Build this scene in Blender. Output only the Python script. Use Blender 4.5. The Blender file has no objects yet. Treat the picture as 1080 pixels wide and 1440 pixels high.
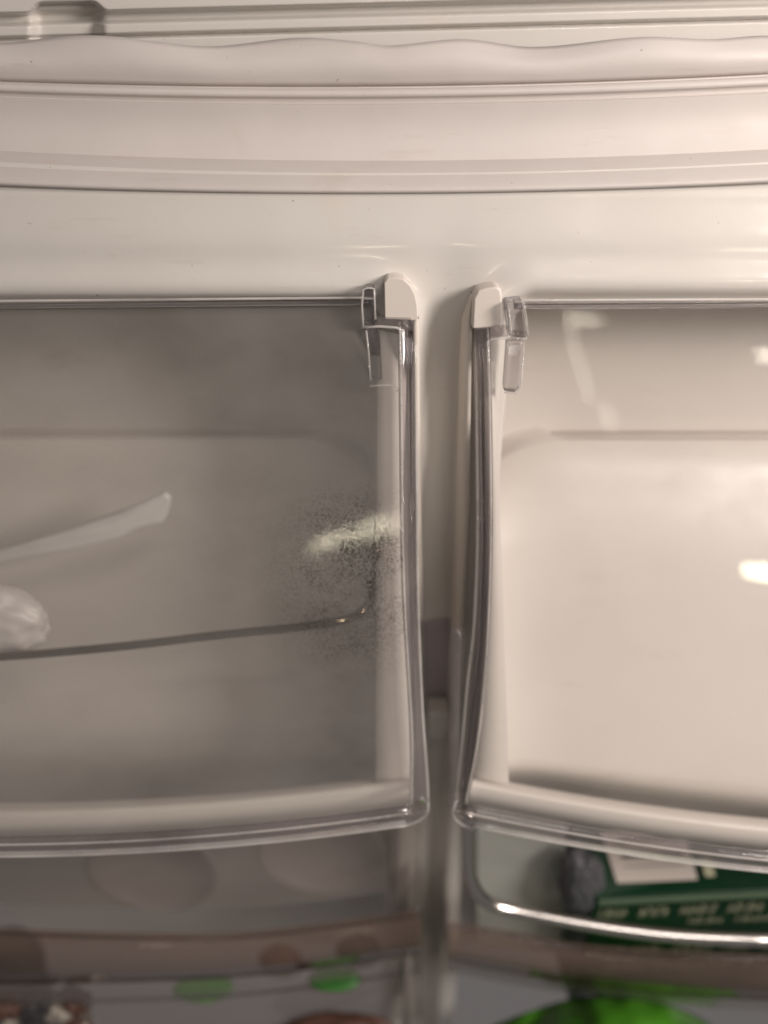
import bpy, bmesh, math, random
from mathutils import Vector, noise
random.seed(4)
R = math.radians
SC = bpy.context.scene
# ------------------------------------------------------------------ camera, light, exposure
PITCH, CAMY = R(30), -0.28
cd = bpy.data.cameras.new('camera'); cam = bpy.data.objects.new('camera', cd); SC.collection.objects.link(cam)
cam.location = (0, CAMY, 0); cam.rotation_euler = (R(90) - PITCH, 0, 0)
cd.sensor_fit = 'HORIZONTAL'; cd.sensor_width = 36; cd.lens = 36; cd.clip_start = 0.005; cd.clip_end = 50
cd.dof.use_dof = True; cd.dof.focus_distance = 0.272; cd.dof.aperture_fstop = 4.2
SC.camera = cam
SC.view_settings.view_transform = 'Standard'; SC.view_settings.look = 'None'
SC.view_settings.exposure = 0.40; SC.view_settings.gamma = 1
W = bpy.data.worlds.new('World'); SC.world = W; W.use_nodes = True
bg = W.node_tree.nodes['Background']; bg.inputs[0].default_value = (1.0, 0.915, 0.89, 1); bg.inputs[1].default_value = 0.10
def area(name, loc, aim, sx, sy, power, col=(1, 0.88, 0.76)):
    l = bpy.data.lights.new(name, 'AREA'); l.shape = 'RECTANGLE'; l.size = sx; l.size_y = sy; l.energy = power; l.color = col
    o = bpy.data.objects.new(name, l); SC.collection.objects.link(o); o.location = loc
    o.rotation_euler = (Vector(aim) - Vector(loc)).to_track_quat('-Z', 'Y').to_euler()
    return o
area('room_lamp', (0.50, -0.36, 0.14), (0.04, 0.03, -0.10), 0.22, 0.16, 3.6, (1, 0.91, 0.85))
area('shelf_lamp', (0.30, -0.50, 0.50), (0, 0, -0.04), 0.30, 0.12, 1.1, (1, 0.91, 0.87))
# small lamps of the refrigerator: their mirror images are the bright marks on the lids
area('cabinet_lamp', (0.0, -0.90, -0.100), (0, 0, -0.10), 0.10, 0.016, 0.09, (1, 0.90, 0.66))
area('cabinet_lamp', (0.56, -0.90, -0.115), (0.14, 0, -0.13), 0.10, 0.014, 0.16, (1, 0.90, 0.66))
area('cabinet_lamp', (0.62, -0.90, 0.30), (0.14, 0, -0.1), 0.05, 0.07, 0.10, (1, 0.90, 0.74))
o = area('cabinet_lamp', (0.33, -0.90, 0.42), (0.08, 0, -0.08), 0.05, 0.010, 0.018, (1, 0.90, 0.74))
area('cabinet_lamp', (0.33, -0.90, 0.11), (0.08, 0, -0.1), 0.012, 0.03, 0.006, (1, 0.90, 0.74))
area('strip_lamp', (0.305, -0.90, 0.275), (0.08, 0, -0.09), 0.0035, 0.28, 0.038, (1, 0.92, 0.76))
def spot(name, loc, r, power, col=(1, 0.9, 0.72)):
    l = bpy.data.lights.new(name, 'POINT'); l.shadow_soft_size = r; l.energy = power; l.color = col
    o = bpy.data.objects.new(name, l); SC.collection.objects.link(o); o.location = loc
    return o
for i, dx in enumerate((-0.07, 0.0, 0.06)):
    spot('ceiling_spot', (0.25 + dx, -0.9, 0.9 + dx * .2), 0.007, 0.5)

# ------------------------------------------------------------------ helpers
TH_S, TH_C = math.sin(PITCH), math.cos(PITCH)
def at(px, py, Y):
    """the point of the vertical plane y=Y that the photograph shows at px,py"""
    t = (py - 720) / 1080
    s = (Y - CAMY) / (TH_C - t * TH_S)
    return Vector((s * (px - 540) / 1080, Y, -s * (TH_S + t * TH_C)))
def lerp(pts, x):
    if x <= pts[0][0]: return pts[0][1]
    for a, b in zip(pts, pts[1:]):
        if x <= b[0]: return a[1] + (b[1] - a[1]) * (x - a[0]) / (b[0] - a[0])
    return pts[-1][1]
def smooth(pts, x):
    """Catmull-Rom through (x, value)"""
    if x <= pts[0][0]: return pts[0][1]
    if x >= pts[-1][0]: return pts[-1][1]
    n = len(pts)
    for i in range(n - 1):
        if x <= pts[i + 1][0]:
            x0, y0 = pts[i]; x1, y1 = pts[i + 1]; h = x1 - x0
            m0 = (y1 - pts[i - 1][1]) / (x1 - pts[i - 1][0]) if i > 0 else (y1 - y0) / h
            m1 = (pts[i + 2][1] - y0) / (pts[i + 2][0] - x0) if i + 2 < n else (y1 - y0) / h
            t = (x - x0) / h
            return ((2*t**3 - 3*t*t + 1) * y0 + (t**3 - 2*t*t + t) * h * m0 + (-2*t**3 + 3*t*t) * y1 + (t**3 - t*t) * h * m1)
def sstep(a, b, x):
    t = min(1, max(0, (x - a) / (b - a))); return t * t * (3 - 2 * t)
def frange(a, b, n): return [a + (b - a) * i / (n - 1) for i in range(n)]

def link(name, me, mat, parent=None, sm=True):
    o = bpy.data.objects.new(name, me); SC.collection.objects.link(o)
    if mat: me.materials.append(mat)
    if parent: o.parent = parent
    if sm:
        for p in me.polygons: p.use_smooth = True
    return o
def mesh(name, verts, faces, mat, parent=None, sm=True):
    me = bpy.data.meshes.new(name); me.from_pydata([tuple(v) for v in verts], [], faces); me.update()
    bm = bmesh.new(); bm.from_mesh(me); bmesh.ops.recalc_face_normals(bm, faces=bm.faces); bm.to_mesh(me); bm.free()
    return link(name, me, mat, parent, sm)
def grid(name, rows, mat, parent=None, thick=0, offset=1):
    n = len(rows[0]); v = [p for r in rows for p in r]
    f = [(i*n+j, i*n+j+1, (i+1)*n+j+1, (i+1)*n+j) for i in range(len(rows)-1) for j in range(n-1)]
    me = bpy.data.meshes.new(name); me.from_pydata([tuple(p) for p in v], [], f); me.update()
    if sum(p.normal.y for p in me.polygons) > 0:
        me.flip_normals()
    o = link(name, me, mat, parent)
    if thick:
        m = o.modifiers.new('t', 'SOLIDIFY'); m.thickness = thick; m.offset = -1 * offset
    return o
def tube(name, pts, r, mat, parent=None, seg=12, flat=1.0):
    """round bar along pts; r a number or a list; flat squashes it front to back"""
    n = len(pts); v = []; f = []
    for i, p in enumerate(pts):
        a = (pts[min(n-1, i+1)] - pts[max(0, i-1)]).normalized()
        u = Vector((0, 1, 0)).cross(a)
        u = u.normalized() if u.length > 1e-4 else Vector((1, 0, 0))
        w = a.cross(u)
        rr = r[i] if isinstance(r, (list, tuple)) else r
        for k in range(seg):
            t = 2 * math.pi * k / seg
            v.append(p + u * math.cos(t) * rr + w * math.sin(t) * rr * flat)
    for i in range(n-1):
        for k in range(seg):
            k2 = (k+1) % seg
            f.append((i*seg+k, i*seg+k2, (i+1)*seg+k2, (i+1)*seg+k))
    f.append(tuple(range(seg))[::-1]); f.append(tuple((n-1)*seg + k for k in range(seg)))
    return mesh(name, v, f, mat, parent)
def prism(name, front, depth, mat, parent=None, bevel=0.0, segs=3, d=Vector((0, 1, 0)), sm=True):
    """solid whose front outline is given as points; goes back by depth along d"""
    n = len(front); v = list(front) + [p + d * depth for p in front]
    f = [tuple(range(n)), tuple(range(2*n-1, n-1, -1))] + [(i, (i+1) % n, n + (i+1) % n, n + i) for i in range(n)]
    o = mesh(name, v, f, mat, parent, sm)
    if bevel:
        m = o.modifiers.new('b', 'BEVEL'); m.width = bevel; m.segments = segs; m.limit_method = 'ANGLE'; m.angle_limit = R(25)
        w = o.modifiers.new('w', 'WEIGHTED_NORMAL'); w.keep_sharp = True
    return o
def ribbon(name, A, B, mat, parent=None, thick=0.0):
    """skin between two polylines"""
    return grid(name, [[a + (b - a) * t for a, b in zip(A, B)] for t in (0, 0.5, 1)], mat, parent, thick)
def thing(name, label, cat, loc=(0, 0, 0), group=None):
    o = bpy.data.objects.new(name, None); SC.collection.objects.link(o); o.empty_display_size = .02
    o['label'] = label; o['category'] = cat
    if group: o['group'] = group
    return o
def tag(o, label, cat, group=None):
    o['label'] = label; o['category'] = cat
    if group: o['group'] = group
    return o

# ------------------------------------------------------------------ materials
class M:
    def __init__(s, name):
        s.m = bpy.data.materials.new(name); s.m.use_nodes = True; s.t = s.m.node_tree; s.t.nodes.clear()
        s.out = s.n('ShaderNodeOutputMaterial'); s.co = s.n('ShaderNodeTexCoord')
    def n(s, typ, **kw):
        x = s.t.nodes.new(typ)
        for k, v in kw.items(): setattr(x, k, v)
        return x
    def set(s, node, **kw):
        for k, v in kw.items():
            node.inputs[k.replace('_', ' ')].default_value = v
        return node
    def l(s, a, b): s.t.links.new(a, b)
    def noise(s, scale, detail=4, rough=.55, stretch=None):
        nz = s.n('ShaderNodeTexNoise'); nz.inputs['Scale'].default_value = scale; nz.inputs['Detail'].default_value = detail
        nz.inputs['Roughness'].default_value = rough
        if stretch:
            mp = s.n('ShaderNodeMapping'); mp.inputs['Scale'].default_value = stretch
            s.l(s.co.outputs['Object'], mp.inputs[0]); s.l(mp.outputs[0], nz.inputs['Vector'])
        else: s.l(s.co.outputs['Object'], nz.inputs['Vector'])
        return nz.outputs['Fac']
    def ramp(s, src, stops):
        r = s.n('ShaderNodeValToRGB'); e = r.color_ramp.elements
        while len(e) > 1: e.remove(e[0])
        e[0].position, e[0].color = stops[0][0], (*stops[0][1], 1)
        for p, c in stops[1:]:
            x = e.new(p); x.color = (*c, 1)
        s.l(src, r.inputs[0]); return r.outputs[0]
    def mix(s, fac, a, b):
        x = s.n('ShaderNodeMix', data_type='RGBA')
        if isinstance(fac, float): x.inputs[0].default_value = fac
        else: s.l(fac, x.inputs[0])
        for i, c in ((6, a), (7, b)):
            if isinstance(c, tuple): x.inputs[i].default_value = (*c, 1)
            else: s.l(c, x.inputs[i])
        return x.outputs[2]
    def bump(s, h, st, dist=.001):
        b = s.n('ShaderNodeBump'); b.inputs['Strength'].default_value = st; b.inputs['Distance'].default_value = dist
        s.l(h, b.inputs['Height']); return b.outputs[0]

def plastic(name, col, rough=.25, var=.06, stain=(.62, .50, .34), stain_amt=.25, bump=.12, speck=True, spec=.5, coat=0.0):
    m = M(name); p = m.n('ShaderNodeBsdfPrincipled')
    dark = tuple(c * (1 - var) for c in col)
    c = m.mix(m.ramp(m.noise(14, 5), [(.3, (0, 0, 0)), (.7, (1, 1, 1))]), dark, col)
    st = m.ramp(m.noise(22, 6, .65), [(.62, (0, 0, 0)), (.8, (stain_amt,) * 3)])
    c = m.mix(st, c, stain)
    if speck:
        c = m.mix(m.ramp(m.noise(420, 2), [(.755, (0, 0, 0)), (.79, (.6,) * 3)]), c, (.18, .13, .09))
        c = m.mix(m.ramp(m.noise(70, 6, .75, (.25, 1, 1.6)), [(.60, (0, 0, 0)), (.74, (.30,) * 3)]), c, (.40, .31, .23))
    m.l(c, p.inputs['Base Color'])
    m.l(m.ramp(m.noise(60, 5), [(.3, (rough * .8,) * 3), (.75, (rough * 1.35,) * 3)]), p.inputs['Roughness'])
    p.inputs['Specular IOR Level'].default_value = spec
    p.inputs['Coat Weight'].default_value = coat; p.inputs['Coat Roughness'].default_value = .05
    m.l(m.bump(m.noise(45, 3), bump, .0012), p.inputs['Normal'])
    m.l(p.outputs[0], m.out.inputs[0]); return m.m
white = plastic('white_liner_plastic', (.64, .605, .565), .16, .05, bump=.16, coat=.22)
rubber = plastic('pale_gasket_rubber', (.60, .55, .52), .5, .07, stain=(.45, .33, .24), stain_amt=.25, bump=.2)
trayw = plastic('white_tray_plastic', (.60, .555, .515), .42, .06, stain_amt=.15)
pegw = plastic('white_hinge_plastic', (.68, .62, .56), .38, .05, stain=(.55, .42, .25), stain_amt=.5)

def clear(name, haze=.04, tint=(.93, .92, .91), hazecol=(.75, .70, .66), ior=1.5, rough=.03, wob=.10, drops=False, smear_refl=.06, refl=1.0):
    """clear moulded sheet: passes light, reflects by fresnel, carries a faint film of dust and grease, its cloudy patches painted like soft reflections"""
    m = M(name)
    tr = m.n('ShaderNodeBsdfTransparent'); tr.inputs[0].default_value = (*tint, 1)
    gl = m.n('ShaderNodeBsdfGlossy'); gl.inputs['Roughness'].default_value = rough; gl.inputs[0].default_value = (refl, refl, refl, 1)
    fr = m.n('ShaderNodeFresnel'); ge = m.n('ShaderNodeNewGeometry'); io = m.n('ShaderNodeMath', operation='MULTIPLY_ADD')
    m.l(ge.outputs['Backfacing'], io.inputs[0]); io.inputs[1].default_value = 1 / ior - ior; io.inputs[2].default_value = ior; m.l(io.outputs[0], fr.inputs['IOR'])
    b = m.bump(m.noise(16, 2), wob, .004)
    m.l(b, gl.inputs['Normal']); m.l(b, fr.inputs['Normal'])
    mx = m.n('ShaderNodeMixShader'); m.l(fr.outputs[0], mx.inputs[0]); m.l(tr.outputs[0], mx.inputs[1]); m.l(gl.outputs[0], mx.inputs[2])
    df = m.n('ShaderNodeBsdfDiffuse'); df.inputs[0].default_value = (*hazecol, 1)
    film = m.ramp(m.noise(15, 7, .62, (1, 1, 1.7)), [(.36, (haze * .85,) * 3), (.50, (haze + smear_refl * .4,) * 3), (.68, (haze + smear_refl * .9,) * 3)])  # cloudy patches in the film stand in for vague reflections
    m2 = m.n('ShaderNodeMixShader'); m.l(film, m2.inputs[0]); m.l(mx.outputs[0], m2.inputs[1]); m.l(df.outputs[0], m2.inputs[2])
    last = m2.outputs[0]
    if drops:   # fine beads of condensation that bend what lies behind
        rf = m.n('ShaderNodeBsdfRefraction'); rf.inputs['IOR'].default_value = 1.22; rf.inputs['Roughness'].default_value = .05
        rf.inputs[0].default_value = (.40, .385, .36, 1)  # dark tint stands in for the darkness the beads refract
        vo = m.n('ShaderNodeTexVoronoi'); vo.inputs['Scale'].default_value = 1500; m.l(m.co.outputs['Object'], vo.inputs['Vector'])
        bb = m.n('ShaderNodeBump'); bb.inputs['Strength'].default_value = 1; bb.inputs['Distance'].default_value = .0030
        m.l(vo.outputs['Distance'], bb.inputs['Height']); m.l(bb.outputs[0], rf.inputs['Normal'])
        msk = m.ramp(m.noise(1300, 2), [(.44, (0, 0, 0)), (.60, (.95,) * 3)])
        big = m.ramp(m.noise(55, 5, .7), [(.36, (.15,) * 3), (.60, (1, 1, 1))])
        ctr, rad, base = drops
        ds = m.n('ShaderNodeVectorMath', operation='DISTANCE'); m.l(m.co.outputs['Object'], ds.inputs[0]); ds.inputs[1].default_value = ctr
        mr = m.n('ShaderNodeMapRange'); m.l(ds.outputs['Value'], mr.inputs[0])
        for k, v in zip((1, 2, 3, 4), (rad * .25, rad, 1.0, base)): mr.inputs[k].default_value = v
        a = m.n('ShaderNodeMath', operation='MULTIPLY'); m.l(msk, a.inputs[0]); m.l(big, a.inputs[1])
        a2 = m.n('ShaderNodeMath', operation='MULTIPLY'); m.l(a.outputs[0], a2.inputs[0]); m.l(mr.outputs[0], a2.inputs[1])
        m3 = m.n('ShaderNodeMixShader'); m.l(a2.outputs[0], m3.inputs[0]); m.l(last, m3.inputs[1]); m.l(rf.outputs[0], m3.inputs[2])
        last = m3.outputs[0]
    m.l(last, m.out.inputs[0]); return m.m
lidL = clear('clear_lid_with_condensation', .11, smear_refl=.05, tint=(.95, .94, .92), drops=(tuple(at(520, 808, -.035)), .046, .08), rough=.07)
lidR = clear('clear_lid', .03, smear_refl=.03, tint=(.985, .98, .97))
edgem = clear('clear_edge_pale_glow', .20, tint=(.95, .95, .95), hazecol=(.86, .82, .78), wob=.5, smear_refl=.3)  # white haze paints in the bright glow of clear edges
flange = clear('clear_flange', .09, tint=(.80, .78, .78), hazecol=(.50, .45, .44), ior=1.5, wob=.35, smear_refl=.1)
binclear = clear('clear_bin_plastic', .34, tint=(.82, .79, .77), hazecol=(.36, .32, .30), ior=1.45, wob=.3, smear_refl=.08)
rimclear = clear('smoky_bin_rim', .42, tint=(.66, .57, .52), hazecol=(.20, .145, .12), wob=.3, smear_refl=.1)
def glassy(name, col=(.93, .92, .92), rough=.03, ior=1.49):
    m = M(name); g = m.n('ShaderNodeBsdfGlass'); g.inputs['IOR'].default_value = ior; g.inputs['Roughness'].default_value = rough
    g.inputs[0].default_value = (*col, 1)
    m.l(m.bump(m.noise(120, 3), .12, .001), g.inputs['Normal'])
    t = m.n('ShaderNodeBsdfTransparent'); t.inputs[0].default_value = (*col, 1)
    mx = m.n('ShaderNodeMixShader'); mx.inputs[0].default_value = .25
    m.l(g.outputs[0], mx.inputs[1]); m.l(t.outputs[0], mx.inputs[2]); m.l(mx.outputs[0], m.out.inputs[0]); return m.m
gl = glassy('clear_moulded_plastic', (.86, .85, .86))
def metal(name, col=(.72, .68, .64), rough=.16):
    m = M(name); p = m.n('ShaderNodeBsdfPrincipled'); p.inputs['Metallic'].default_value = 1
    p.inputs['Base Color'].default_value = (*col, 1)
    m.l(m.ramp(m.noise(90, 4), [(.3, (rough * .7,) * 3), (.8, (rough * 1.5,) * 3)]), p.inputs['Roughness'])
    m.l(p.outputs[0], m.out.inputs[0]); return m.m
chrome = metal('chrome')
def paint(name, col, rough=.5, var=.15, scale=40, bump=.1):
    return plastic(name, col, rough, var, stain=tuple(c * .6 for c in col), stain_amt=.3, bump=bump, speck=False)
green = paint('green_card', (.004, .036, .014), .35)
labelw = paint('label_paper', (.62, .55, .50), .6)
inkw = paint('pale_print', (.50, .50, .34), .5)
inkd = paint('dark_print', (.07, .055, .05), .5)
greyfoil = paint('grey_pouch', (.10, .10, .11), .35)
limeg = paint('bright_green_film', (.075, .27, .018), .25)
darklid = paint('dark_lid', (.045, .043, .045), .3)
brown = paint('brown_contents', (.10, .045, .03), .5)
purple = paint('grey_mauve_plastic', (.42, .37, .39), .35)

# ------------------------------------------------------------------ the door
door = thing('refrigerator_door', 'off-white inside of an open refrigerator door with rubber seal around its edge', 'refrigerator door')
LIGHT_X0, LIGHT_X1 = .009, .0385     # the post between the two recesses
def q(l, m_, r):  # row of a line that bends slightly along the door: through px 0, 540, 1080
    return lambda px: (l*(px-540)*(px-1080)/(540*1080)) + (m_*px*(px-1080)/(540*(540-1080))) + (r*px*(px-540)/(1080*540))
# liner: height field with two rounded recesses
ZT_L = at(0, 398, 0).z; ZT_R = at(0, 392, 0).z
def rr(x, z, xe, zt, side, rad=.016):
    """distance inside (positive) of a recess open to the side and below"""
    dx = (xe - x) if side < 0 else (x - xe); dz = zt - z
    if dx < rad and dz < rad: return rad - math.hypot(rad - dx, rad - dz)
    return min(dx, dz)
ztop = at(540, 262, .006).z
def linerY(x, z):
    d = max(rr(x, z, LIGHT_X0, ZT_L, -1), rr(x, z, LIGHT_X1, ZT_R, 1))
    y = .004 * sstep(.003, .009, d) - .0030 * math.exp(-((d - .0005) / .0055) ** 2) * sstep(-.105, -.080, z) + .084 * sstep(.009, .018, d)
    # soft swell of the post and the channel in it
    y += .000 * sstep(.0, .010, -d) * (sstep(-.212, -.222, z) * sstep(-.282, -.274, z)) * sstep(.0, .004, min(x - .014, .036 - x))
    y += .011 * sstep(-.068, -.105, z) * sstep(-.001, .006, x - .0125) * sstep(-.001, .006, .0360 - x)
    y += .004 * sstep(ztop - .020, ztop - .001, z)
    y += .0025 * math.exp(-((z + .09) / .03) ** 2) * math.exp(-((x - .022) / .010) ** 2)
    return y
xs = sorted(set([round(v, 5) for v in frange(-.34, -.02, 44) + frange(-.02, .07, 80) + frange(.07, .36, 40)]))
zs = sorted(set([round(v, 5) for v in frange(ztop + .004, -.045, 12) + frange(-.045, -.11, 70) + frange(-.11, -.30, 90) + frange(-.30, -.62, 40)]), reverse=True)
rows = []
for z in zs:
    r = []
    for x in xs:
        y = linerY(x, z)
        edge = sstep(ztop - .003, ztop + .004, z)
        r.append(Vector((x, y + .004 * edge, z + .004 * (x - .0) ** 2 / .02 * edge)))
    rows.append(r)
liner = grid('liner', rows, white, door)
# gasket
gas = bpy.data.objects.new('gasket', None); SC.collection.objects.link(gas); gas.parent = door
pxs = frange(-420, 1500, 180)
wav = [(-420, 60), (-250, 52), (0, 60), (100, 50), (160, 51), (220, 59), (300, 65), (420, 53), (500, 58), (545, 64), (650, 55), (750, 66), (900, 52), (1000, 55), (1080, 50), (1250, 60), (1500, 50)]
L_fin = q(114, 121, 104); L_a = q(116, 124, 107); L_b = q(129, 137, 120); L_c = q(132, 140, 124); L_d = q(138, 147, 131)
L_e = q(141, 150, 134); L_f = q(212, 226, 210); L_g = q(262, 273, 258)
def band(name, defs, mat, parent, thick=0):
    return grid(name, [[at(px, f(px) if callable(f) else f, Y) for px in pxs] for f, Y in defs], mat, parent, thick)
wf = lambda k: (lambda px: smooth(wav, px) * (1 - k) + L_fin(px) * k)
def wy(px): return .0015 * math.sin(px / 58.0 + 1.1)
fin = grid('sealing_fin', [[at(px, wf(k)(px), .026 - .0015 * k + wy(px) * (1 - k) ** 2 - .003 * math.sin(k * 3.1)) for px in pxs] for k in frange(0, 1, 10)], rubber, gas, .0012)
strip_ = band('magnet_strip', [(L_fin, .0243), (lambda p: L_fin(p) + .8, .0249), (L_a, .0246), (lambda p: L_a(p) + .6, .0235), (lambda p: L_a(p) + 3, .0215), (lambda p: L_b(p) - 2, .0205), (L_b, .022),
                               (lambda p: L_b(p) + 1, .0226), (L_c, .0226), (lambda p: L_d(p) - 4, .0235), (lambda p: L_d(p) - 1, .021), (L_d, .0205)], rubber, gas)
bel = []
for k in frange(0, 1, 14):
    bel.append(((lambda k: (lambda p: L_d(p) + (L_f(p) - L_d(p)) * k))(k), .0205 - .0030 * k + .0022 * math.sin(k * 3.1) ))
bellows = band('gasket_bellows', bel, rubber, gas)
lip = []
for k, dy in ((0, .0175), (.05, .0160), (.12, .0140), (.25, .0112), (.4, .0084), (.55, .0060), (.7, .0040), (.82, .0026), (.91, .0020), (.97, .0030), (1.0, .006), (1.0, .020)):
    lip.append(((lambda k: (lambda p: L_f(p) + (L_g(p) - L_f(p)) * k))(k), dy))
gl_lip = band('gasket_lip', lip, rubber, gas)
# moulded edge behind the seal
def mould(px, py):
    r = py + (px - 540) * .026                # the mouldings climb to the right
    notch = sstep(40, 58, px) * (1 - sstep(128, 150, px))
    y = .044
    y -= .006 * (sstep(-60, -50, r) - sstep(3 - 14 * notch, 9 - 14 * notch, r))        # upper bar
    y += .004 * notch * sstep(0, 10, r)
    b2 = sstep(18 - 3 * notch, 25, r) - sstep(36, 42, r)
    y -= .005 * b2 ** .8 * (1 - .35 * notch)
    y -= .005 * sstep(40, 46, r) * (1 - .6 * notch)
    return y
mp_x = frange(-420, 0, 30) + frange(4, 200, 50) + frange(210, 1500, 60)
mould_o = grid('edge_moulding', [[at(px, py, mould(px, py)) for px in mp_x] for py in frange(-90, 96, 120)], white, door)
# grey-mauve block, darker than the liner, and bracket on the post
prism('post_mauve_block', [at(596, 876, .009), at(642, 870, .009), at(642, 1008, .009), at(598, 1008, .009)], .012, purple, door, .002)
prism('post_bracket', [at(602, 1003, -.004), at(633, 1003, -.004), at(634, 1030, -.004), at(622, 1042, -.004), at(602, 1040, -.004)], .012, white, door, .0014)

# ------------------------------------------------------------------ compartments
LIDP = [(425, -.004), (500, -.011), (600, -.019), (700, -.027), (870, -.041), (1000, -.053), (1090, -.062), (1160, -.070), (1240, -.074)]
def bulge(px): # the fronts bow towards the room away from the post
    return -.016 * (1 - math.exp(-(abs(px - 617) / 420.0) ** 1.4)) 
def lidY(px, v):  # v is the row measured at the post
    return smooth(LIDP, v) + bulge(px) * sstep(430, 1150, v)
# the rows of the lids' lines as a function of px (v = row at the post side)
def rowL(px, v):
    d = max(0, 600 - px) / 600.0
    k = sstep(430, 1150, v)
    return v + (d * 7) * (1 - k) * 0.8 + k * (92 * d - 44 * d * d)
def rowR(px, v):
    d = max(0, px - 640) / 440.0
    k = sstep(430, 1150, v)
    return v - 2 * d * (1 - k) + k * (96 * d - 26 * d * d)
def build_tray(side, label, deep, mat):
    row = rowL if side < 0 else rowR
    t = thing('dairy_tray', label, 'door compartment', group='compartments in the door')
    # opening edge
    edge = (lambda v: lerp([(430, 531), (1090, 529), (1200, 529)], v)) if side < 0 else (lambda v: lerp([(430, 694), (560, 697), (800, 706), (1100, 716), (1200, 716)], v))
    outer = (lambda v: lerp([(430, 575), (700, 566), (900, 572), (1125, 579)], v)) if side < 0 else (lambda v: lerp([(430, 670), (700, 684), (850, 684), (1000, 674), (1120, 660)], v))
    far = -460 if side < 0 else 1540
    vs = frange(424, 600, 14)[:-1] + frange(600, 690, 110)[:-1] + frange(690, 1093, 40)
    us = frange(0, 1, 80)
    rimY = lambda px, v: lidY(px, v) + .011
    # inner scoop
    prof = deep
    rws = []
    for v in vs:
        Y = smooth(prof, v)
        xe = at(edge(v), row(edge(v), v), rimY(edge(v), v)).x
        xf = at(far, row(far, v), Y).x; Yv = Y
        r = []
        for u in us:
            cu = u ** 1.3
            x = xe + (xf - xe) * cu
            # rounded corner where floor meets side
            cr = max(0, 1 - abs(x - xe) / .040); vv = v - 60 * cr ** 2 * (1 - sstep(660, 760, v)) * sstep(500, 600, v); Y = smooth(prof, vv)
            p = at(540, v + 0 * Yv + (row(edge(v) + (far - edge(v)) * cu, v) - v) * sstep(700, 1093, v), Y)
            z = at(540, v + (row(edge(v) + (far - edge(v)) * cu, v) - v) * sstep(700, 1093, v), Yv).z
            yy = Y - .004 * cr ** 3
            bow = 0
            r.append(Vector((x, yy, z)))
        rws.append(r)
    grid('tray_well', rws, mat, t)
    # side wall of the well
    A = [Vector(rws[i][0]) for i in range(len(vs))]
    B = [at(edge(v), row(edge(v), v), rimY(edge(v), v)) for v in vs]
    ribbon('tray_side_wall', B, A, mat, t)
    # rim along the side
    C = [at(outer(v), row(outer(v), v), rimY(outer(v), v) + .0005) for v in vs]
    ribbon('tray_side_rim', B, C, mat, t, .0015)
    # front lip: inner line, outer line
    end = outer(1125)
    pl = [end + (far - end) * u for u in us]
    la = [at(px, row(px, 1091), rimY(px, 1091)) for px in pl]
    lb = [at(px, row(px, 1101), rimY(px, 1101) - .003) for px in pl]
    lc = [at(px, row(px, 1123), rimY(px, 1124) + .014) for px in pl]
    ld = [at(px, row(px, 1126), rimY(px, 1128) + .022) for px in pl]
    l0 = [p + Vector((0, .010, -.008)) for p in la]
    grid('tray_front_lip', [l0, la, lb, lc, ld], mat, t)
    return t
trayL = build_tray(-1, 'shaded white compartment under the clear lid beaded with condensation', [(420, .082), (604, .080), (609, .082), (612, .081), (616, .071), (700, .066), (900, .046), (1010, .024), (1093, .040)], trayw)
trayR = build_tray(1, 'bright white compartment under the clean clear lid', [(420, .055), (606, .055), (611, .058), (614, .057), (619, .040), (700, .022), (900, -.008), (1050, -.034), (1062, -.034), (1093, -.014)], trayw)

# white arms that carry the lids
def arm(side, label):
    t = thing('lid_hinge_arm', label, 'hinge', group='hinge arms beside the post')
    if side < 0:
        top = [(540, 398), (545, 391), (556, 390), (568, 393), (578, 402), (584, 414), (587, 430), (588, 448)]
        pk = [at(x, y, -.0085) for x, y in top] + [at(586, 451, -.0085), at(541, 449, -.0085)]
        prism('hinge_cap', pk, .014, pegw, t, .0016, 4)
        A = [at(lerp([(448, 580), (700, 584), (860, 588)], v), v, -.004) for v in frange(448, 870, 14)]
        B = [at(lerp([(448, 589), (700, 591.5), (860, 594)], v), v, -.004) for v in frange(448, 870, 14)]
    else:
        top = [(666, 420), (672, 409), (684, 405), (698, 403), (704, 406), (706, 416), (707, 440), (706, 459)]
        pk = [at(x, y, -.0085) for x, y in top] + [at(686, 461.5, -.0085), at(664, 463, -.0085)]
        prism('hinge_cap', pk, .014, pegw, t, .0016, 4)
        A = [at(lerp([(408, 668), (440, 664), (700, 660), (880, 652)], v), v, -.004) for v in frange(412, 890, 14)]
        B = [at(lerp([(408, 662), (440, 651), (700, 645), (880, 636)], v), v, .000) for v in frange(412, 890, 14)]
    n = len(A)
    back = Vector((0, .030, 0))
    grid('arm_rail', [[p + back for p in A], A, [a + (b - a) * .5 - Vector((0, .0008, 0)) for a, b in zip(A, B)], B, [p + back for p in B]], pegw, t)
    return t
armL = arm(-1, 'white hinge arm with a domed cap beside the condensation-beaded lid')
armR = arm(1, 'white hinge arm with a squarer cap beside the clean clear lid')

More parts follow.
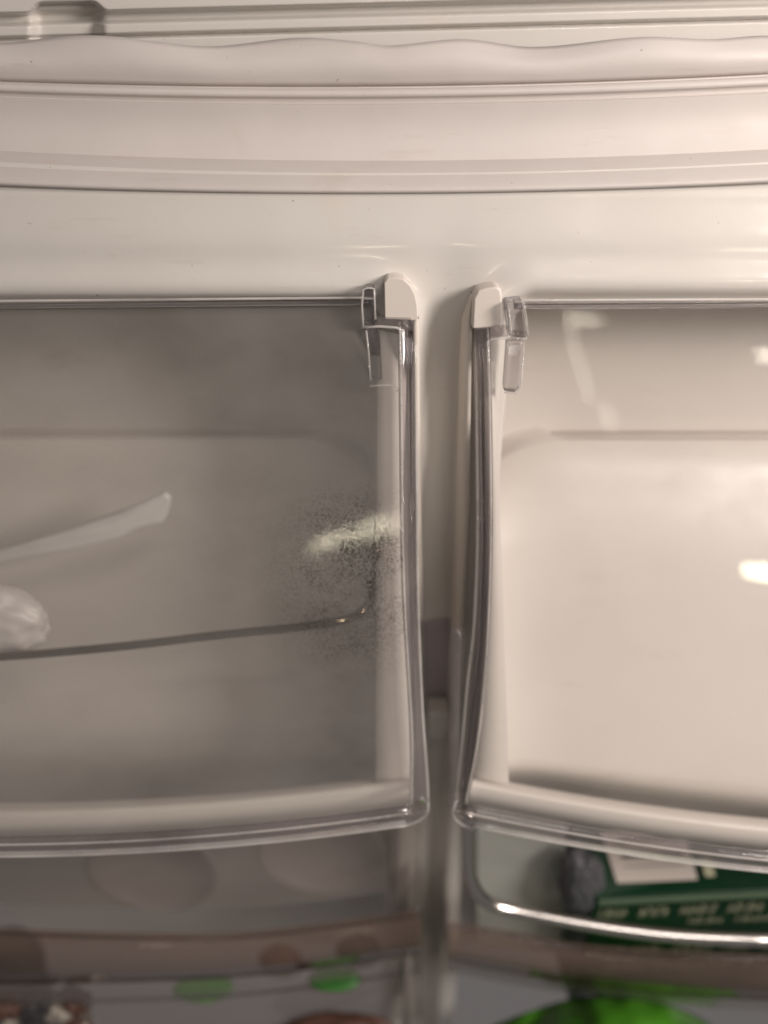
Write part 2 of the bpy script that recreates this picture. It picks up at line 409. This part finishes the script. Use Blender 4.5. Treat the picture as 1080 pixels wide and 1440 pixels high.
# ------------------------------------------------------------------ lids
def build_lid(side, label, mat):
    row = rowL if side < 0 else rowR
    t = thing('compartment_lid', label, 'lid', group='clear lids over the door compartments')
    far = -460 if side < 0 else 1540
    if side < 0:
        inn = lambda v: smooth([(430, 557), (460, 562), (560, 564), (750, 566), (850, 569), (950, 575), (1040, 579.5), (1125, 579)], v)
        out = lambda v: smooth([(430, 578), (460, 583), (700, 586), (850, 588), (1000, 594), (1100, 601), (1130, 602)], v)
        back_out = lambda v: smooth([(430, 580), (700, 587), (900, 592), (1150, 603)], v)
    else:
        inn = lambda v: smooth([(430, 684), (475, 686), (600, 689), (760, 690), (880, 686), (950, 681), (1040, 671), (1125, 655)], v)
        out = lambda v: smooth([(430, 667), (475, 668), (600, 670), (760, 671), (880, 666), (950, 658), (1040, 650), (1125, 641)], v)
    vs = frange(452, 1128, 60)
    # cover: main clear sheet
    vm = frange(430, 1128, 70); us = frange(0, 1, 50)
    lug = 522 if side < 0 else 722
    def edge(v): return inn(v) if v > 462 else lug
    rws = []
    for v in vm:
        e = edge(v); rws.append([at(e + (far - e) * u ** 1.2, row(e + (far - e) * u ** 1.2, v), lidY(e + (far - e) * u ** 1.2, v)) for u in us])
    grid('cover', rws, mat, t)
    # side flange stepping back and outwards
    P = lambda f, v, dy: at(f(v), row(f(v), v), lidY(617, v) + dy)
    A = [P(inn, v, 0) for v in vs]; Bm = [P(lambda w: inn(w) * .5 + out(w) * .5, v, .0035) for v in vs]; B = [P(out, v, .0055) for v in vs]
    grid('side_flange', [A, Bm, B], flange, t, .0012)
    # rounded rims at both edges of the flange, caught light painted in pale
    tube('flange_edge', A, .00045, edgem, t, 8)
    tube('flange_edge', B, .00055, edgem, t, 8)
    # thick moulded rib inside the flange
    if side < 0:
        rib = [P(lambda w: lerp([(452, 577), (800, 578), (1040, 585)], w), v, .004) for v in frange(462, 1042, 30)]
        tube('flange_rib', rib, [.0010] * 24 + [.0009, .0008, .0007, .0006, .0005, .0003], gl, t, 10, .4)
    else:
        rib = [P(lambda w: lerp([(452, 676), (760, 681), (900, 676), (1120, 650)], w), v, .004) for v in frange(462, 1110, 30)]
        tube('flange_rib', rib, .0010, gl, t, 10, .4)
        o2 = lambda v: lerp([(880, 642), (1000, 639), (1150, 637)], v)
        G = [at(o2(v), v, lidY(617, v) + .012) for v in frange(882, 1135, 16)]
        tube('flange_foot', G, .0022, flange, t, 10, .6)
    # bottom flange, curved along the bowed front
    e0, e1 = inn(1125), out(1130)
    pl = [e0 + (far - e0) * u for u in us]; pl2 = [e1 + (far - e1) * u for u in us]
    q1 = [at(px, row(px, 1128), lidY(px, 1128)) for px in pl]
    q2 = [at(px, row(px, 1140), lidY(px, 1140) - .001) for px in pl]
    corner = []
    for i, px in enumerate(pl2):
        dd = abs(px - e1); c = 14 * math.exp(-(dd / 12.0) ** 1.5)
        corner.append(at(px, row(px, 1156) - c, lidY(px, 1156) + .002))
    grid('bottom_flange', [q1, q2, corner], flange, t, .0012)
    tube('bottom_bead', q2, .0004, edgem, t, 8)
    tube('bottom_edge', q1, .0004, flange, t, 8)
    # rounded corner joining side and bottom outer edges
    if side < 0: cp = [(602, 1128), (602, 1140), (598, 1148), (589, 1154), (575, 1158.5)]
    else: cp = [(641, 1128), (636, 1142), (640, 1152), (650, 1160), (664, 1166)]
    cps = [at(x, y, lidY(617, 1150) + .003) for x, y in cp]
    start = 570 if side < 0 else 668
    pl3 = [start + (far - start) * u for u in us]
    tube('bottom_lip', cps + [at(px, row(px, 1156), lidY(px, 1156) + .002) for px in pl3], .0006, edgem, t, 10)
    # top bar of the lid
    pt = [lug + (far - lug) * u for u in us]
    tr_, br_ = (419, 427) if side < 0 else (424, 433)
    prism_pts = []
    A = [at(px, row(px, tr_), -.0075) for px in pt]; B = [at(px, row(px, br_), -.0075) for px in pt]
    tube('top_bar', [(a + b) * .5 for a, b in zip(A, B)], .0013, gl, t, 10)
    tube('top_bar_edge', [at(px, row(px, tr_ - 1), -.0078) for px in pt], .0005, edgem, t, 8)
    for pp in ([(511, 459), (509, 430), (511, 407), (517, 405), (526, 406), (528, 449)], [(515, 465), (519, 500), (521, 535)]) if side < 0 else ([(743, 472), (740, 445), (736, 425), (724, 424)], [(737, 480), (732, 545), (727, 554), (709, 552)], [(716, 430), (718, 474)]):
        tube('lug_glint', [at(x, y, -.0135) for x, y in pp], .00035, edgem, t, 8)  # thin pale lines painting highlights along the lug and tab outlines
    # hinge lug, its arm and the tab below
    if side < 0:
        prism('hinge_lug', [at(x, y, -.013) for x, y in ((511, 407), (526, 406), (528, 449), (530, 459), (509, 459))], .009, gl, t, .0012)
        pa = [(509, 460), (533, 459), (556, 460.5), (563, 463), (564, 470)]
        tube('lug_arm', [at(x, y, -.011) for x, y in pa], .0005, edgem, t, 8)
        prism('lug_plate', [at(x, y, -.010) for x, y in ((528, 447), (578, 448), (582, 455), (582, 466), (574, 466), (568, 459), (530, 459))], .004, flange, t, .0006)
        prism('hinge_tab', [at(x, y, -.011) for x, y in ((514, 463), (534, 463), (538, 536), (520, 536))], .005, gl, t, .001)
        tube('tab_edge', [at(x, y, -.012) for x, y in ((520, 543), (540, 541.5), (553, 542), (558, 546), (559, 551))], .0004, edgem, t, 8)
    else:
        prism('hinge_lug', [at(x, y, -.013) for x, y in ((712, 427), (736, 424), (743, 470), (741, 476), (716, 474))], .009, gl, t, .0012)
        pa = [(741, 476), (720, 476.5), (698, 476), (689, 478), (686, 485)]
        tube('lug_arm', [at(x, y, -.011) for x, y in pa], .0005, edgem, t, 8)
        prism('lug_plate', [at(x, y, -.010) for x, y in ((668, 464), (716, 460), (716, 474), (690, 475), (682, 482), (681, 492), (670, 492))], .004, flange, t, .0006)
        prism('hinge_tab', [at(x, y, -.011) for x, y in ((713, 480), (737, 480), (732, 545), (727, 553), (708, 551))], .005, gl, t, .001)
    return t
build_lid(-1, 'clear lid beaded with condensation, metal rail showing behind it', lidL)
build_lid(1, 'clean clear lid over the brighter compartment, above the green carton', lidR)

# rail behind the left lid
rp = [(529, 770), (529, 790), (527, 820), (520, 845), (503, 864), (478, 873), (420, 882), (300, 894), (180, 908), (60, 919), (-60, 927), (-300, 938)]
def dens(pts, n, Yf):
    out = []
    for i in range(n):
        t = i / (n - 1) * (len(pts) - 1)
        X = smooth([(k, p[0]) for k, p in enumerate(pts)], t); Yp = smooth([(k, p[1]) for k, p in enumerate(pts)], t)
        out.append(at(X, Yp, Yf(X)))
    return out
rail = tube('wire_rail', dens(rp, 70, lambda x: -.034 + .012 * sstep(470, 528, x)), .0018, metal('dark_metal', (.15, .12, .085), .15), None, 12)  # rail metal given a dark base tone
tag(rail, 'curved metal rail inside the compartment behind the beaded lid', 'rail')
# pale lump seen at the frame edge behind the left lid, and a long sliver behind it
def blob(name, cx, cy, Y, rx, ry, rz, mat, label, cat, seed=0, amp=.12, rot=0):
    bm = bmesh.new(); bmesh.ops.create_icosphere(bm, subdivisions=5, radius=1)
    c = at(cx, cy, Y)
    for v in bm.verts:
        d = v.co.copy(); n_ = noise.noise(d * 1.6 + Vector((seed, 0, 0))) * amp + noise.noise(d * 4 + Vector((0, seed, 0))) * amp * .4
        p = d * (1 + n_); x, z = p.x * rx, p.z * rz
        v.co = Vector((x * math.cos(rot) - z * math.sin(rot), p.y * ry, x * math.sin(rot) + z * math.cos(rot))) + c
    me = bpy.data.meshes.new(name); bm.to_mesh(me); bm.free()
    return tag(link(name, me, mat), label, cat)
blob('pale_lump', -18, 868, -.022, .026, .012, .016, paint('pale_lump_film', (.60, .56, .54), .35), 'pale crumpled shape above the metal rail behind the beaded lid', 'pouch', 3, .13, R(-10))
pk = prism('reflection_sliver', [at(x, y, .020 + .003 * math.sin(x / 30)) for x, y in ((-80, 800), (60, 758), (110, 742), (170, 722), (205, 706), (232, 694), (240, 702), (236, 722), (228, 736), (196, 742), (170, 756), (110, 772), (-80, 806))], .003, paint('pale_sliver', (.68, .66, .64), .4, .25, 60, .8), None, .0022)  # pale sliver added to imitate a shelf reflected in the lid
tag(pk, 'slim pale sliver behind the beaded lid, imitating a shelf reflection', 'packet')

# ------------------------------------------------------------------ bins below
def build_bin(side, label):
    t = thing('door_bin', label, 'door bin', group='clear bins on the door')
    far = -460 if side < 0 else 1540
    us = frange(0, 1, 44)
    if side < 0:
        e = 592
        top = lambda px: smooth([(-460, 1290), (0, 1313), (280, 1320), (400, 1312), (592, 1287)], px)
        bot = lambda px: smooth([(-460, 1370), (0, 1384), (280, 1378), (400, 1368), (592, 1341)], px)
        Yb = lambda px: -.034 - .020 * (1 - math.exp(-((e - px) / 300.0) ** 2))
    else:
        e = 632
        top = lambda px: smooth([(632, 1303), (700, 1314), (830, 1336), (1080, 1350), (1540, 1352)], px)
        bot = lambda px: smooth([(632, 1352), (700, 1366), (830, 1387), (1080, 1407), (1540, 1410)], px)
        Yb = lambda px: -.034 - .020 * (1 - math.exp(-((px - e) / 300.0) ** 2))
    pl = [e + (far - e) * u ** 1.2 for u in us]
    A = [at(px, top(px), Yb(px)) for px in pl]; B = [at(px, bot(px), Yb(px) - .001) for px in pl]
    C = [at(px, bot(px) + (90 if side < 0 else 14), Yb(px) + .012) for px in pl]
    bow = [(a + b) * .5 + Vector((0, -.003, 0)) for a, b in zip(A, B)]
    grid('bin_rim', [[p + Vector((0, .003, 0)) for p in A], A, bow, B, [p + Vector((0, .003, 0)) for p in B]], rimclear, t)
    tube('rim_edge', A, .0009, gl, t, 8)
    grid('front_panel', [[p + Vector((0, .0005, 0)) for p in B], C], binclear, t)
    # side wall back to the liner
    sw = [A[0], B[0], C[0]]
    ribbon('side_panel', sw, [p + Vector((0, .034, 0)) for p in sw], binclear, t, .0015)
    if side < 0:
        # tall clear back guard above the rim
        D = [at(px, row_, Yb(px) + .02) for px, row_ in ((p, rowL(min(p, 600), 1150) - 30) for p in pl)]
        grid('guard_panel', [D, [p + Vector((0, .016, .0)) for p in A]], binclear, t)
        tube('panel_edge', [at(558 , y, -.02) for y in (1150, 1200, 1250, 1290)], .0012, binclear, t, 8)
        tube('front_post', [at(x, y, -.034) for x, y in ((573, 1346), (572, 1400), (569, 1450))], .0022, binclear, t, 8)
        r2 = [at(px, bot(px) + 24 + (20 if px < 300 else 0) * 0, Yb(px) + .0) for px in pl]
        tube('lower_bead', r2, .0010, gl, t, 8)
    else:
        D = [at(px, top(px) - 46, Yb(px) + .014) for px in pl]
    return t
build_bin(-1, 'smoky clear door bin holding round cups, beneath the beaded lid')
build_bin(1, 'clear door bin with chrome rail, holding the green carton')
# chrome rail of the right bin
cr = [(658, 1140), (657.5, 1180), (659, 1215), (664, 1240), (677, 1262), (700, 1275), (760, 1288), (850, 1304), (950, 1316), (1080, 1322), (1250, 1326), (1540, 1326)]
o = tube('bin_rail', dens(cr, 80, lambda x: -.044 - .014 * (1 - math.exp(-((x - 632) / 300.0) ** 2))), .0033, chrome, None, 16)
tag(o, 'bright chrome rail curving round the front of the green carton', 'rail')
# round cups behind the left guard
def cup(cx, cy, Y, r, label):
    t = thing('egg_cup', label, 'cup', group='round cups in the smoky bin')
    c = at(cx, cy, Y); v = []; f = []; n = 40
    prof = [(1.0, 0), (1.03, -.002), (.98, -.003), (.92, 0), (.80, .004), (.5, .009), (.0, .011)]
    for rad, dy in prof:
        for k in range(n):
            a = 2 * math.pi * k / n; v.append(c + Vector((math.cos(a) * r * rad, dy, math.sin(a) * r * rad)))
    for i in range(len(prof) - 1):
        for k in range(n): f.append((i*n+k, i*n+(k+1) % n, (i+1)*n+(k+1) % n, (i+1)*n+k))
    mesh('cup_bowl', v, f, paint('grey_cup_plastic', (.38, .35, .335), .4), t)
    return t
cup(215, 1222, -.010, .036, 'pale round cup further from the post in the smoky bin')
cup(452, 1198, -.010, .034, 'pale round cup nearer the post in the smoky bin')
# green caps, jar, etc. in the left bin
def cap(cx, cy, Y, r, h, mat, label):
    c = at(cx, cy, Y); v = []; f = []; n = 32; prof = [(0, h), (.7, h * .98), (.92, h * .8), (1, h * .4), (1, -h), (.8, -h * 1.2), (0, -h * 1.2)]
    for rad, dz in prof:
        for k in range(n):
            a = 2 * math.pi * k / n; v.append(c + Vector((math.cos(a) * r * rad, math.sin(a) * r * rad * .4 - dz * .6, dz * .8 + math.sin(a) * r * rad * .12)))
    for i in range(len(prof) - 1):
        for k in range(n): f.append((i*n+k, i*n+(k+1) % n, (i+1)*n+(k+1) % n, (i+1)*n+k))
    return tag(mesh('bottle_cap', v, f, mat), label, 'cap', 'green caps in the smoky bin')
cap(286, 1390, -.036, .0170, .0022, paint('cap_green', (.07, .40, .005), .4), 'brighter green cap below the rim highlight of the smoky bin')
cap(470, 1377, -.034, .0150, .0022, paint('cap_green_dark', (.03, .17, .015), .4), 'darker green cap nearer the post in the smoky bin')
j = thing('storage_jar', 'dark-lidded jar with brown contents in the corner of the smoky bin', 'jar')
def solid(name, c, r, z0, z1, mat, parent, n=40):
    v = []; f = []
    prof = [(0, z0), (.93, z0), (1, z0 + .002), (1, z1 - .002), (.94, z1), (0, z1)]
    for rad, z in prof:
        for k in range(n):
            a = 2 * math.pi * k / n; v.append(Vector((c.x + math.cos(a) * r * rad, c.y + math.sin(a) * r * rad, z)))
    for i in range(len(prof) - 1):
        for k in range(n): f.append((i*n+k, i*n+(k+1) % n, (i+1)*n+(k+1) % n, (i+1)*n+k))
    return mesh(name, v, f, mat, parent)
jc = at(-10, 1372, -.012)
solid('jar_lid', jc, .030, jc.z - .006, jc.z + .004, darklid, j)
solid('jar_body', jc, .028, jc.z - .09, jc.z - .0062, paint('jar_brown', (.10, .07, .05), .3), j)
for k in range(11):
    px, py = random.uniform(-20, 120), random.uniform(1404, 1460)
    blob('wrapped_sweet', px, py, -.046 + random.uniform(-.004, .004), .010, .007, .008, [brown, darklid, paint('foil', (.45, .40, .34), .25)][k % 3] , 'small wrapped sweet in the corner of the smoky bin', 'sweet', k * 3.7, .35, random.uniform(0, 3))['group'] = 'small wrapped sweets in the smoky bin'
sp_ = blob('sauce_packet', 470, 1452, -.040, .034, .010, .012, brown, 'dark red-brown packet under the darker green cap in the smoky bin', 'packet', 5, .15, R(4))
blob('snack_bag', 395, 1352, -.012, .013, .008, .012, paint('tan_film', (.30, .17, .10), .35), 'tan packet showing through the rim of the smoky bin between the caps', 'packet', 7, .12, R(0))
blob('snack_bag', 505, 1338, -.012, .014, .008, .011, paint('dark_tan_film', (.09, .075, .05), .35), 'olive-brown packet showing through the rim end near the post', 'packet', 8, .12, R(0))
# green carton in the right bin
t = thing('food_carton', 'dark green carton with a white panel and rows of pale print', 'carton')
a0, a1 = at(838, 1264, -.030), at(1420, 1236, -.038)        # front top edge
b0, b1 = at(800, 1150, .010), at(1400, 1130, .004)            # rear top edge
dn = Vector((0, .004, -.11))
V = [a0, a1, b1, b0, a0 + dn, a1 + dn, b1 + dn, b0 + dn]
box = mesh('box', V, [(0, 1, 2, 3), (4, 7, 6, 5), (0, 4, 5, 1), (1, 5, 6, 2), (2, 6, 7, 3), (3, 7, 4, 0)], green, t, False)
bv = box.modifiers.new('b', 'BEVEL'); bv.width = .0008; bv.segments = 2
def on_top(u, w, h=.0003): return (a0 * (1 - u) + a1 * u) * (1 - w) + (b0 * (1 - u) + b1 * u) * w + Vector((0, -h, h))
def on_front(u, w, h=.0004): return a0 * (1 - u) + a1 * u + dn * w + Vector((0, -h, 0))
def decal(name, f_, u0, w0, u1, w1, mat, h=.0004, sk=0):
    return mesh(name, [f_(u0, w0, h), f_(u1, w0, h), f_(u1 + sk, w1, h), f_(u0 + sk, w1, h)], [(0, 1, 2, 3)], mat, t, False)
decal('fold_edge', on_front, .01, .0, .99, .045, paint('pale_edge_green', (.16, .24, .15), .5), .0006)  # paler green strip along the front top edge
decal('white_panel', on_top, .065, .17, .265, .80, labelw, .0004)
for k, (w, hh) in enumerate(((.36, .012), (.46, .05), (.56, .015), (.66, .05))):
    decal('panel_line', on_top, .095, w, .245, w + hh, inkd, .0008)
decal('small_mark', on_top, .285, .20, .31, .42, inkw, .0006)
for line, (w0, h, n0, n1) in enumerate(((.08, .085, 0, 62), (.195, .05, 16, 62), (.42, .09, 0, 60), (.58, .07, 4, 60))):
    k = n0
    while k < n1:
        wl = random.randint(5, 7)
        for c in range(wl):
            u = .02 + (k + c) * .0150
            if u > .96: break
            d_ = u
            decal('print_mark', on_front, u, w0, u + .003, w0 + h * .9, inkw, .0007, -.005)
            if (c + k) % 3: decal('print_mark', on_front, u + .002, w0 + h * (.0 if c % 2 else .42), u + .009, w0 + h * (.2 if c % 2 else .6), inkw, .0009, -.002)
            if (c + k) % 2: decal('print_mark', on_front, u + .0062, w0 + h * .3, u + .0088, w0 + h, inkw, .0008, -.004)
        k += wl + 2
blob('grey_pouch', 818, 1238, -.020, .0125, .010, .024, greyfoil, 'dark grey crumpled pouch between the pale packet and green carton', 'pouch', 9, .25, R(8))
pk = prism('pale_carton', [at(668, 1120, -.008), at(794, 1130, -.008), at(800, 1345, -.004), at(668, 1330, -.004)], .02, paint('pale_grey_card', (.62, .63, .58), .4), None, .002)
tag(pk, 'plain pale grey packet standing behind the bend of the chrome rail', 'packet')
# green bag at the bottom
def bag():
    v = []; f = []; nx, ny = 70, 30
    outl = lambda px: smooth([(560, 1530), (660, 1462), (740, 1426), (800, 1408), (860, 1403), (930, 1412), (1000, 1444), (1060, 1510)], px)
    for j_ in range(ny):
        for i in range(nx):
            px = 560 + 500 * i / (nx - 1); k = j_ / (ny - 1)
            Y = -.030 - .045 * math.sin(min(1, k * 1.4) * 1.57) + .003 * math.sin(px / 29 + k * 3) + .006 * noise.noise(Vector((px / 40, k * 4, 0)))
            v.append(at(px, outl(px) + k * 150, Y))
    for j_ in range(ny - 1):
        for i in range(nx - 1): f.append((j_*nx+i, j_*nx+i+1, (j_+1)*nx+i+1, (j_+1)*nx+i))
    o = mesh('green_bag', v, f, limeg); m = o.modifiers.new('s', 'SOLIDIFY'); m.thickness = .001
    return tag(o, 'bright green plastic bag bulging up below the right bin', 'bag')
bag()
